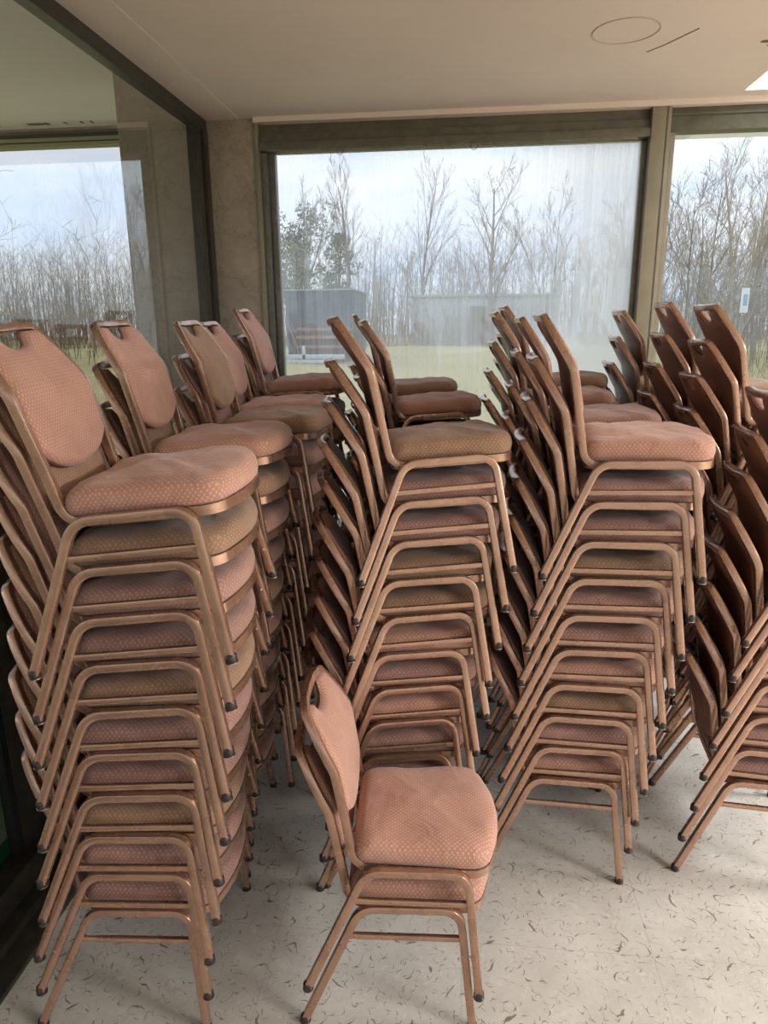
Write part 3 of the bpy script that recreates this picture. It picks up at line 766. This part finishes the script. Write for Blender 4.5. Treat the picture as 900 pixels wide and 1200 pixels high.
def bark(name, c, c2): return principled(name, c, .9, 0, .2, c2, 3.)
BARK = [bark('grey bark', rgb(152, 143, 136), rgb(128, 119, 112)), bark('brown grey bark', rgb(134, 121, 107), rgb(108, 97, 84)), bark('straw brown twigs', rgb(164, 140, 108), rgb(128, 108, 82)), bark('pale bark', rgb(176, 166, 148), rgb(140, 130, 112))]
def limb(bm, p, d, ln, r0, r1, n, wob, rr, sides=4, up=.15):
    pts = [p.copy()]; q = p.copy(); dd = d.normalized()
    for i in range(n):
        dd = (dd+Vector((rr.gauss(0, wob), rr.gauss(0, wob), rr.gauss(0, wob)+up*.3))).normalized()
        q = q+dd*(ln/n); pts.append(q.copy())
    rings = []
    for i, c in enumerate(pts):
        t = (pts[min(i+1, n)]-pts[max(0, i-1)]).normalized()
        l = t.cross(Vector((.31, .77, .11))); l.normalize(); u = t.cross(l); r = r0+(r1-r0)*i/n
        rings.append([bm.verts.new(c+(l*math.cos(a)+u*math.sin(a))*r) for a in [2*math.pi*k/sides for k in range(sides)]])
    for A, B in zip(rings, rings[1:]):
        for k in range(sides): bm.faces.new((A[k], A[(k+1) % sides], B[(k+1) % sides], B[k]))
    return pts, dd
def tree_mesh(seed, h=10., spread=.55, levels=4, nb=(9, 7, 6, 4), trunk=.14, first=.22, multi=1, tw=.010):
    rr = random.Random(seed); bm = bmesh.new()
    def grow(p, d, ln, r, lv):
        n = 7 if lv == 0 else (5 if lv == 1 else 3)
        pts, dd = limb(bm, p, d, ln, r, max(r*.22, tw*.6), n, .05+.05*lv, rr, 6 if lv == 0 else (4 if lv == 1 else 3), .12)
        if lv+1 >= levels: return
        cnt = nb[lv]
        for k in range(cnt):
            f = (first if lv == 0 else .2)+(1-(first if lv == 0 else .2))*((k+rr.random())/cnt)
            fi = f*n; i0 = min(int(fi), n-1); q = pts[i0].lerp(pts[i0+1], fi-i0)
            ax = (pts[i0+1]-pts[i0]).normalized()
            az = rr.uniform(0, 6.283); side = ax.cross(Vector((math.cos(az), math.sin(az), .2))).normalized()
            a = spread*rr.uniform(.7, 1.35)
            nd = ax*math.cos(a)+side*math.sin(a); nd.z += .1
            grow(q, nd, ln*(1-f*.55)*rr.uniform(.42, .62), max(r*(1-f*.75)*.5, tw*.7), lv+1)
    for m_ in range(multi):
        d = Vector((rr.gauss(0, .06*multi), rr.gauss(0, .06*multi), 1))
        grow(Vector((rr.gauss(0, .12*(multi-1)), rr.gauss(0, .12*(multi-1)), 0)), d, h*rr.uniform(.85, 1), trunk*rr.uniform(.7, 1), 0)
    me = bpy.data.meshes.new('bare_tree'); bm.to_mesh(me); bm.free()
    me.polygons.foreach_set('use_smooth', [True]*len(me.polygons))
    return me
TM = [tree_mesh(1, 10, .62, 4, (13, 8, 6, 4), .2, .16, 1), tree_mesh(2, 11, .36, 4, (12, 8, 6, 3), .14, .22, 1), tree_mesh(3, 10, .42, 4, (12, 7, 6, 3), .10, .25, 2),
      tree_mesh(4, 7, .5, 4, (12, 8, 5, 3), .07, .12, 3, .007), tree_mesh(5, 9, .5, 4, (14, 9, 6, 3), .11, .12, 2, .008)]
for i, m_ in enumerate(TM): m_.materials.append(BARK[[0, 0, 1, 1, 3][i]])
def tree(px, y, top, kind, label, grp, rot=0.):
    p = at_y(px, 400, y); x = p.x; zt = at_y(px, top, y).z; z0 = gz(x, y)-.1
    me = TM[kind]; h = max(v.co.z for v in me.vertices) if kind not in HT else HT[kind]; HT[kind] = h
    o = bpy.data.objects.new('bare_tree', me); COL.objects.link(o); s = (zt-z0)/h
    o.location = (x, y, z0); o.scale = (s, s, s); o.rotation_euler = (0, 0, rot)
    tag(o, label, 'tree', grp); return o
HT = {}
G1 = 'bare trees beyond the lawn'
tree(573, 38, 176, 0, 'lone spreading bare tree standing in the middle of the large window view', G1, .6)
tree(402, 40, 172, 1, 'tall slender bare tree above the trailer', G1, 1.)
tree(496, 44, 172, 1, 'tall narrow bare tree between trailer and lone spreading tree', G1, 2.6)
tree(350, 42, 196, 2, 'bare tree behind the ivy-clad evergreen by the marble pier', G1, .3)
tree(640, 46, 205, 2, 'misty bare tree just beyond the lone spreading tree', G1, 4.)
tree(715, 40, 235, 2, 'misty twiggy tree seen close beside the mullion in the large window', G1, 5.)
tree(750, 24, 200, 4, 'bare tree whose twigs reach in beside the mullion', G1, 2.)
tree(845, 20, 152, 4, 'tall bare tree rising in the middle of the narrow window', G1, .4)
tree(885, 24, 155, 1, 'tall bare tree at the outer edge of the narrow window', G1, 3.)
tree(805, 22, 172, 3, 'many-stemmed bare tree beside the mullion in the narrow window', G1, 1.2)
G2 = 'bare trees beside the building'
for i, (x, y, k, s) in enumerate(((-15, 17, 4, 1.0), (-17, 10, 1, .9), (-11, 16, 2, 1.), (-16, 13, 0, .9), (-10, 6, 3, 1.1))):
    o = bpy.data.objects.new('bare_tree', TM[k]); COL.objects.link(o); o.location = (x, y, gz(x, y)-.1); o.scale = (s, s, s); o.rotation_euler = (0, 0, i*1.3)
    tag(o, ['pale many-branched tree beyond the side glass', 'slender bare tree beyond the side glass', 'forked bare tree behind the others beyond the side glass', 'broad spreading tree far off beyond the side glass', 'low many-stemmed tree close to the side glass'][i], 'tree', G2)
# dense undergrowth and woodland edge: uncountable
def thicket(name, label, n, rx, ry, hmin, hmax, mat, seed, r=.012, lean=.12, sub=7, dens=None):
    rr = random.Random(seed); bm = bmesh.new()
    for i in range(n):
        x = rr.uniform(*rx); y = rr.uniform(*ry); h = rr.uniform(hmin, hmax)
        if dens and rr.random() > dens(x, y): continue
        p = Vector((x, y, gz(x, y)-.05)); d = Vector((rr.gauss(0, lean), rr.gauss(0, lean), 1))
        pts, _ = limb(bm, p, d, h, r*(.6+h*.16), r*.35, 4, .06, rr, 3)
        for k in range(sub):
            f = rr.uniform(.15, .98)*4; j = min(int(f), 3); q = pts[j].lerp(pts[j+1], f-j); a = rr.uniform(0, 6.283)
            p2, _ = limb(bm, q, Vector((math.cos(a)*.7, math.sin(a)*.7, rr.uniform(.5, 1.3))), h*rr.uniform(.14, .32), r*.5, r*.2, 2, .12, rr, 3)
            for k2 in range(2):
                a = rr.uniform(0, 6.283); limb(bm, p2[1], Vector((math.cos(a), math.sin(a), rr.uniform(.3, 1))), h*rr.uniform(.06, .14), r*.35, r*.15, 1, .1, rr, 3)
    o = mesh_obj(name, bm, mat, angle=180); tag(o, label, 'undergrowth', None, 'stuff'); return o
thicket('woodland_edge', 'dense bare saplings along the woodland edge behind the lawn', 760, (-34, 34), (46, 56), 3.2, 7.4, BARK[0], 21, .012, .07, 10)
thicket('bramble_bank', 'low brown bramble and dry grass bank at the far side of the lawn', 2000, (-32, 30), (38.6, 41.4), .8, 2.9, BARK[2], 22, .012, .28, 6)
thicket('sapling_thicket', 'tangled twiggy saplings outside the narrow window', 380, (7.2, 20), (20, 30), 1.2, 5.5, BARK[1], 23, .008, .14, 14)
thicket('dry_scrub', 'pale straw-coloured scrub outside the narrow window', 420, (6.6, 17), (17.5, 21), .5, 2.2, BARK[2], 24, .008, .4, 5)
thicket('hedgerow', 'rough twiggy hedgerow beyond the side glass', 420, (-24, -12), (2, 34), 1.4, 5.0, BARK[1], 25, .012, .14, 8)
# far wood: two deep rows of stems with hazy mass
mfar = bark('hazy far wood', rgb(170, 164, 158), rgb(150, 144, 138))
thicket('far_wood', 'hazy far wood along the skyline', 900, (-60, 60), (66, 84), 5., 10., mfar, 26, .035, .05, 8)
# ivy-clad evergreen left of the trailer: leaf mass as stuff-like crown part on a trunk
def leafy(px, y, top, wid, label, seed, mat, n=5200):
    rr = random.Random(seed); x = at_y(px, 400, y).x; zt = at_y(px, top, y).z; z0 = gz(x, y)
    root = empty('evergreen_tree', (x, y, z0)); tag(root, label, 'tree', G1)
    bm = bmesh.new(); limb(bm, Vector((0, 0, -.1)), Vector((0, 0, 1)), (zt-z0)*.85, .16, .04, 6, .04, rr, 6); mesh_obj('trunk', bm, BARK[1], root)
    bm = bmesh.new(); H_ = zt-z0
    lumps = [(rr.gauss(0, wid*.42), rr.gauss(0, wid*.42), H_*rr.uniform(.28, .9), wid*rr.uniform(.22, .42)) for _ in range(40)]
    for i in range(n):
        cx, cy, cz, cr = lumps[rr.randrange(40)]
        v = Vector((rr.gauss(0, 1), rr.gauss(0, 1), rr.gauss(0, 1))).normalized()*cr*rr.uniform(.55, 1.05)
        c = Vector((cx, cy, cz))+v
        a = Vector((rr.gauss(0, 1), rr.gauss(0, 1), rr.gauss(0, 1))).normalized(); b = a.cross(Vector((rr.gauss(0, 1), rr.gauss(0, 1), rr.gauss(0, 1)))).normalized(); s = rr.uniform(.04, .09)
        vs = [bm.verts.new(c+a*s*1.6), bm.verts.new(c+b*s*.6), bm.verts.new(c-a*s*1.2), bm.verts.new(c-b*s*.6)]; bm.faces.new(vs)
    mesh_obj('foliage', bm, mat, root, smooth=False)
    return root
M_IVY = principled('grey green ivy leaves', rgb(142, 147, 124), .7, 0, .3, rgb(120, 126, 104), 2.)
leafy(345, 39, 232, 1.9, 'ivy-clad grey green tree beside the marble pier in the large window', 31, M_IVY)
leafy(393, 41, 262, 1.1, 'smaller ivy-clad tree directly above the trailer', 32, M_IVY, 3000)

# pale shed wall far across the lawn
sh = empty('shed', (0, 0, 0)); p0, p1 = at_y(482, 398, 42), at_y(655, 346, 42)
sh.location = ((p0.x+p1.x)/2, 42, gz(p0.x, 42)-.1); tag(sh, 'low pale grey shed across the lawn behind the scrub', 'shed')
hw_ = (p1.x-p0.x)/2; hh = p1.z-sh.location.z
bm = bmesh.new(); box(bm, -hw_, hw_, 0, 3, 0, hh); mesh_obj('shed_wall', bm, principled('pale grey sheet cladding', rgb(190, 198, 200), .7), sh)
bm = bmesh.new(); box(bm, -hw_-.15, hw_+.15, -.2, 3.2, hh, hh+.12); mesh_obj('shed_roof', bm, principled('grey sheet roof', rgb(168, 172, 172), .7), sh)
bm = bmesh.new(); box(bm, -.75, .1, -.03, .02, 0, hh*.8); mesh_obj('shed_door', bm, principled('dull green door', rgb(120, 122, 108), .8), sh)

# trailer parked on the lawn
TY = 24.
q0, q1 = at_y(337, 412, TY), at_y(414, 338, TY)
tr = empty('trailer', ((q0.x+q1.x)/2, TY, gz((q0.x+q1.x)/2, TY))); tag(tr, 'dark box trailer with wooden side boards and silver drawbar parked on the lawn', 'trailer')
hx = (q1.x-q0.x)/2; zt = q1.z-tr.location.z
mT = principled('slate grey tarpaulin', rgb(70, 80, 96), .6, 0, .4, rgb(58, 66, 80), 3)
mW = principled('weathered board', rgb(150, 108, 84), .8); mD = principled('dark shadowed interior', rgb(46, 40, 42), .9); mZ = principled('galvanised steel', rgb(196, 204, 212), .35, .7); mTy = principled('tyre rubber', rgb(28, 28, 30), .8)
bm = bmesh.new(); box(bm, -hx, hx, 0, 3.2, zt*.42, zt-.06, .03); box(bm, -hx*.1, hx, -.02, 0, zt*.45, zt-.1, .01); mesh_obj('cover', bm, mT, tr)
bm = bmesh.new(); box(bm, -hx-.12, hx+.06, -.08, 3.28, zt-.06, zt, .02); mesh_obj('roof_rim', bm, principled('pale roof rim', rgb(140, 148, 158), .6), tr)
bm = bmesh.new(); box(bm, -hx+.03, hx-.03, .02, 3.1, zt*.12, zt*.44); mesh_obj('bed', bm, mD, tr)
for k, zz in enumerate((.2, .33, .44)):
    bm = bmesh.new(); box(bm, -hx*.72, hx, -.05, .01, zt*zz, zt*zz+.1, .008); mesh_obj('side_board', bm, mW, tr)
bm = bmesh.new(); tube(bm, [(-hx*.95, -.02, zt*.55), (-hx*.62, -.06, zt*.1)], rsq(.07, .05, .01), (0, 1, 0)); mesh_obj('brace', bm, mW, tr)
bm = bmesh.new(); box(bm, -hx*.96, hx*.75, -.35, -.23, zt*.05, zt*.12, .01); box(bm, -hx*.5, -hx*.4, -.35, -.2, -.02, zt*.24, .01); box(bm, -hx*.9, hx*.4, -.6, -.5, zt*.0, zt*.05, .01); mesh_obj('drawbar', bm, mZ, tr)
for sx in (-hx*.45, hx*.5):
    bm = bmesh.new()
    prof = [(.1, -.1), (.28, -.1), (.33, -.06), (.33, .06), (.28, .1), (.1, .1)]
    n = 20; rings = [[bm.verts.new((sx+r*math.cos(2*math.pi*k/n), .9+o, .33+r*math.sin(2*math.pi*k/n))) for k in range(n)] for r, o in prof]
    for A, B in zip(rings, rings[1:]+rings[:1]):
        for k in range(n): bm.faces.new((A[k], A[(k+1) % n], B[(k+1) % n], B[k]))
    mesh_obj('wheel', bm, mTy, tr)

# small white notice on a post in the lawn by the narrow window, and a dark rubble heap
sg = empty('notice_post'); yy_ = 9.; p = at_y(873, 352, yy_); sg.location = (p.x, yy_, gz(p.x, yy_)); zc_ = p.z-sg.location.z
tag(sg, 'small white notice on a slim post outside the narrow window', 'sign')
bm = bmesh.new(); tube(bm, [(-.04, .03, 0), (-.04, .03, zc_+.02)], rsq(.03, .03, .005), (0, 1, 0)); mesh_obj('post', bm, M_ALU2, sg)
bm = bmesh.new(); box(bm, -.045, .045, 0, .012, zc_-.14, zc_+.14, .003); mesh_obj('board', bm, principled('white enamel sign', rgb(225, 236, 246), .4), sg)
bm = bmesh.new(); box(bm, -.02, .028, -.004, .001, zc_-.06, zc_+.07, .001); mesh_obj('blue_panel', bm, principled('pale blue print', rgb(150, 180, 212), .5), sg)
bm = bmesh.new()
rr = random.Random(5)
for k in range(26):
    x = rr.uniform(-1.1, 1.3); y = rr.uniform(-.3, .5); s = rr.uniform(.14, .32)
    r = bmesh.ops.create_icosphere(bm, subdivisions=2, radius=s, matrix=Matrix.Translation((x, y, s*.6*rr.uniform(.4, 1.3))))
    for v in r['verts']: v.co += Vector((rr.gauss(0, .02), rr.gauss(0, .02), rr.gauss(0, .02)))
hp = at_y(893, 410, 14.); h_ = mesh_obj('rubble_heap', bm, principled('dark earth rubble', rgb(72, 68, 62), .95), angle=30); h_.location = (hp.x, 14., gz(hp.x, 14.)-.05); tag(h_, 'low dark heap of earth and rubble outside the narrow window', 'rubble', None, 'stuff')
# green tarpaulin hanging just outside the side glass, low at the front
bm = bmesh.new(); rows = []
for i in range(15):
    y = .9+1.9*i/14; row = []
    for j in range(9):
        z = -.05+1.05*j/8; row.append(bm.verts.new((-1.70+.02*math.sin(i*1.1+j*.4)-.03*(1-j/8)+.012*math.sin(i*2.3), y, z)))
    rows.append(row)
for i in range(14):
    for j in range(8): bm.faces.new((rows[i][j], rows[i+1][j], rows[i+1][j+1], rows[i][j+1]))
bmesh.ops.solidify(bm, geom=bm.faces[:], thickness=.012)
t_ = mesh_obj('tarpaulin', bm, principled('dark green tarpaulin', rgb(40, 128, 88), .55, 0, .5, rgb(28, 100, 70), 6)); tag(t_, 'dark green tarpaulin hanging outside the side glass beside the front stack', 'tarpaulin')

# roof overhang outside (soffit) on both glass sides
M_SOF = principled('pale green white soffit', rgb(236, 233, 234), .8)
st('roof_trim', [(XL-3.2, XL-.06, YF, 5.5, 3.41, 3.6)], M_SOF)
_rt = bpy.data.objects['roof_trim']
for pxs in ((5, 7), (9, 11), (45, 48), (50, 53), (54, 58), (59, 62), (64, 69), (87, 89), (106, 107.5), (117, 119)):
    st('soffit_mark', [(-3.49+pxs[0]/137*.92, -3.49+pxs[1]/137*.92, 5.36, 5.40, 3.404, 3.4105)], M_BLACK, 0, _rt)  # illegible marks along the soffit edge, built as small dark slots
st('roof_edge_trim', [(XL-3.2, XL-.06, 5.5, 5.56, 3.345, 3.6)], M_ALU)
st('roof_gutter_trim', [(XL-3.2, XL-.06, 5.48, 5.57, 3.315, 3.34), (XL-3.2, XL-.06, 5.48, 5.57, 3.28, 3.305)], principled('pale olive gutter', rgb(170, 172, 132), .6))
d_ = ray(787, 164); s0 = Vector((0, 0, HC))+d_*((3.32-HC)/d_.z)
st('eaves_trim', [(s0.x, XR+1, YB+.32, s0.y, 3.32, 3.42)], M_SOF)

# ------------------------------------------------------------------ light
W = bpy.data.worlds.new('overcast_sky'); S.world = W; W.use_nodes = True; nt = W.node_tree; nt.nodes.clear(); L = nt.links
o_ = node(nt, 'ShaderNodeOutputWorld'); b_ = node(nt, 'ShaderNodeBackground'); L.new(b_.outputs[0], o_.inputs[0])
tc = node(nt, 'ShaderNodeTexCoord')
mp = node(nt, 'ShaderNodeMapping'); mp.inputs['Scale'].default_value = (1.2, 1.2, 4.); L.new(tc.outputs['Generated'], mp.inputs['Vector'])
n = node(nt, 'ShaderNodeTexNoise', inp={'Scale': 2.2, 'Detail': 6., 'Roughness': .55}); L.new(mp.outputs[0], n.inputs['Vector'])
r = node(nt, 'ShaderNodeMapRange', inp={'From Min': .38, 'From Max': .62}); L.new(n.outputs['Fac'], r.inputs['Value'])
mx = node(nt, 'ShaderNodeMix', data_type='RGBA'); mx.inputs['A'].default_value = (.66, .77, .98, 1); mx.inputs['B'].default_value = (.93, .95, 1., 1); L.new(r.outputs[0], mx.inputs['Factor'])
L.new(mx.outputs['Result'], b_.inputs['Color']); b_.inputs['Strength'].default_value = 1.4
# area lights under the added fill panels, out of view
for (x, y) in FILL_LIGHTS:
    l = bpy.data.lights.new('fill_glow', 'AREA'); l.shape = 'SQUARE'; l.size = 1.15; l.energy = 275; l.color = (1, .985, .97)
    o = bpy.data.objects.new('fill_glow', l); COL.objects.link(o); o.location = (x, y, ZC-.055)

S.view_settings.view_transform = 'Standard'; S.view_settings.look = 'None'; S.view_settings.gamma = 1.; S.view_settings.use_curve_mapping = False
S.view_settings.exposure = .0
S.cycles.max_bounces = 10; S.cycles.transparent_max_bounces = 24; S.cycles.diffuse_bounces = 5; S.cycles.caustics_reflective = False; S.cycles.caustics_refractive = False
S.cycles.use_denoising = True
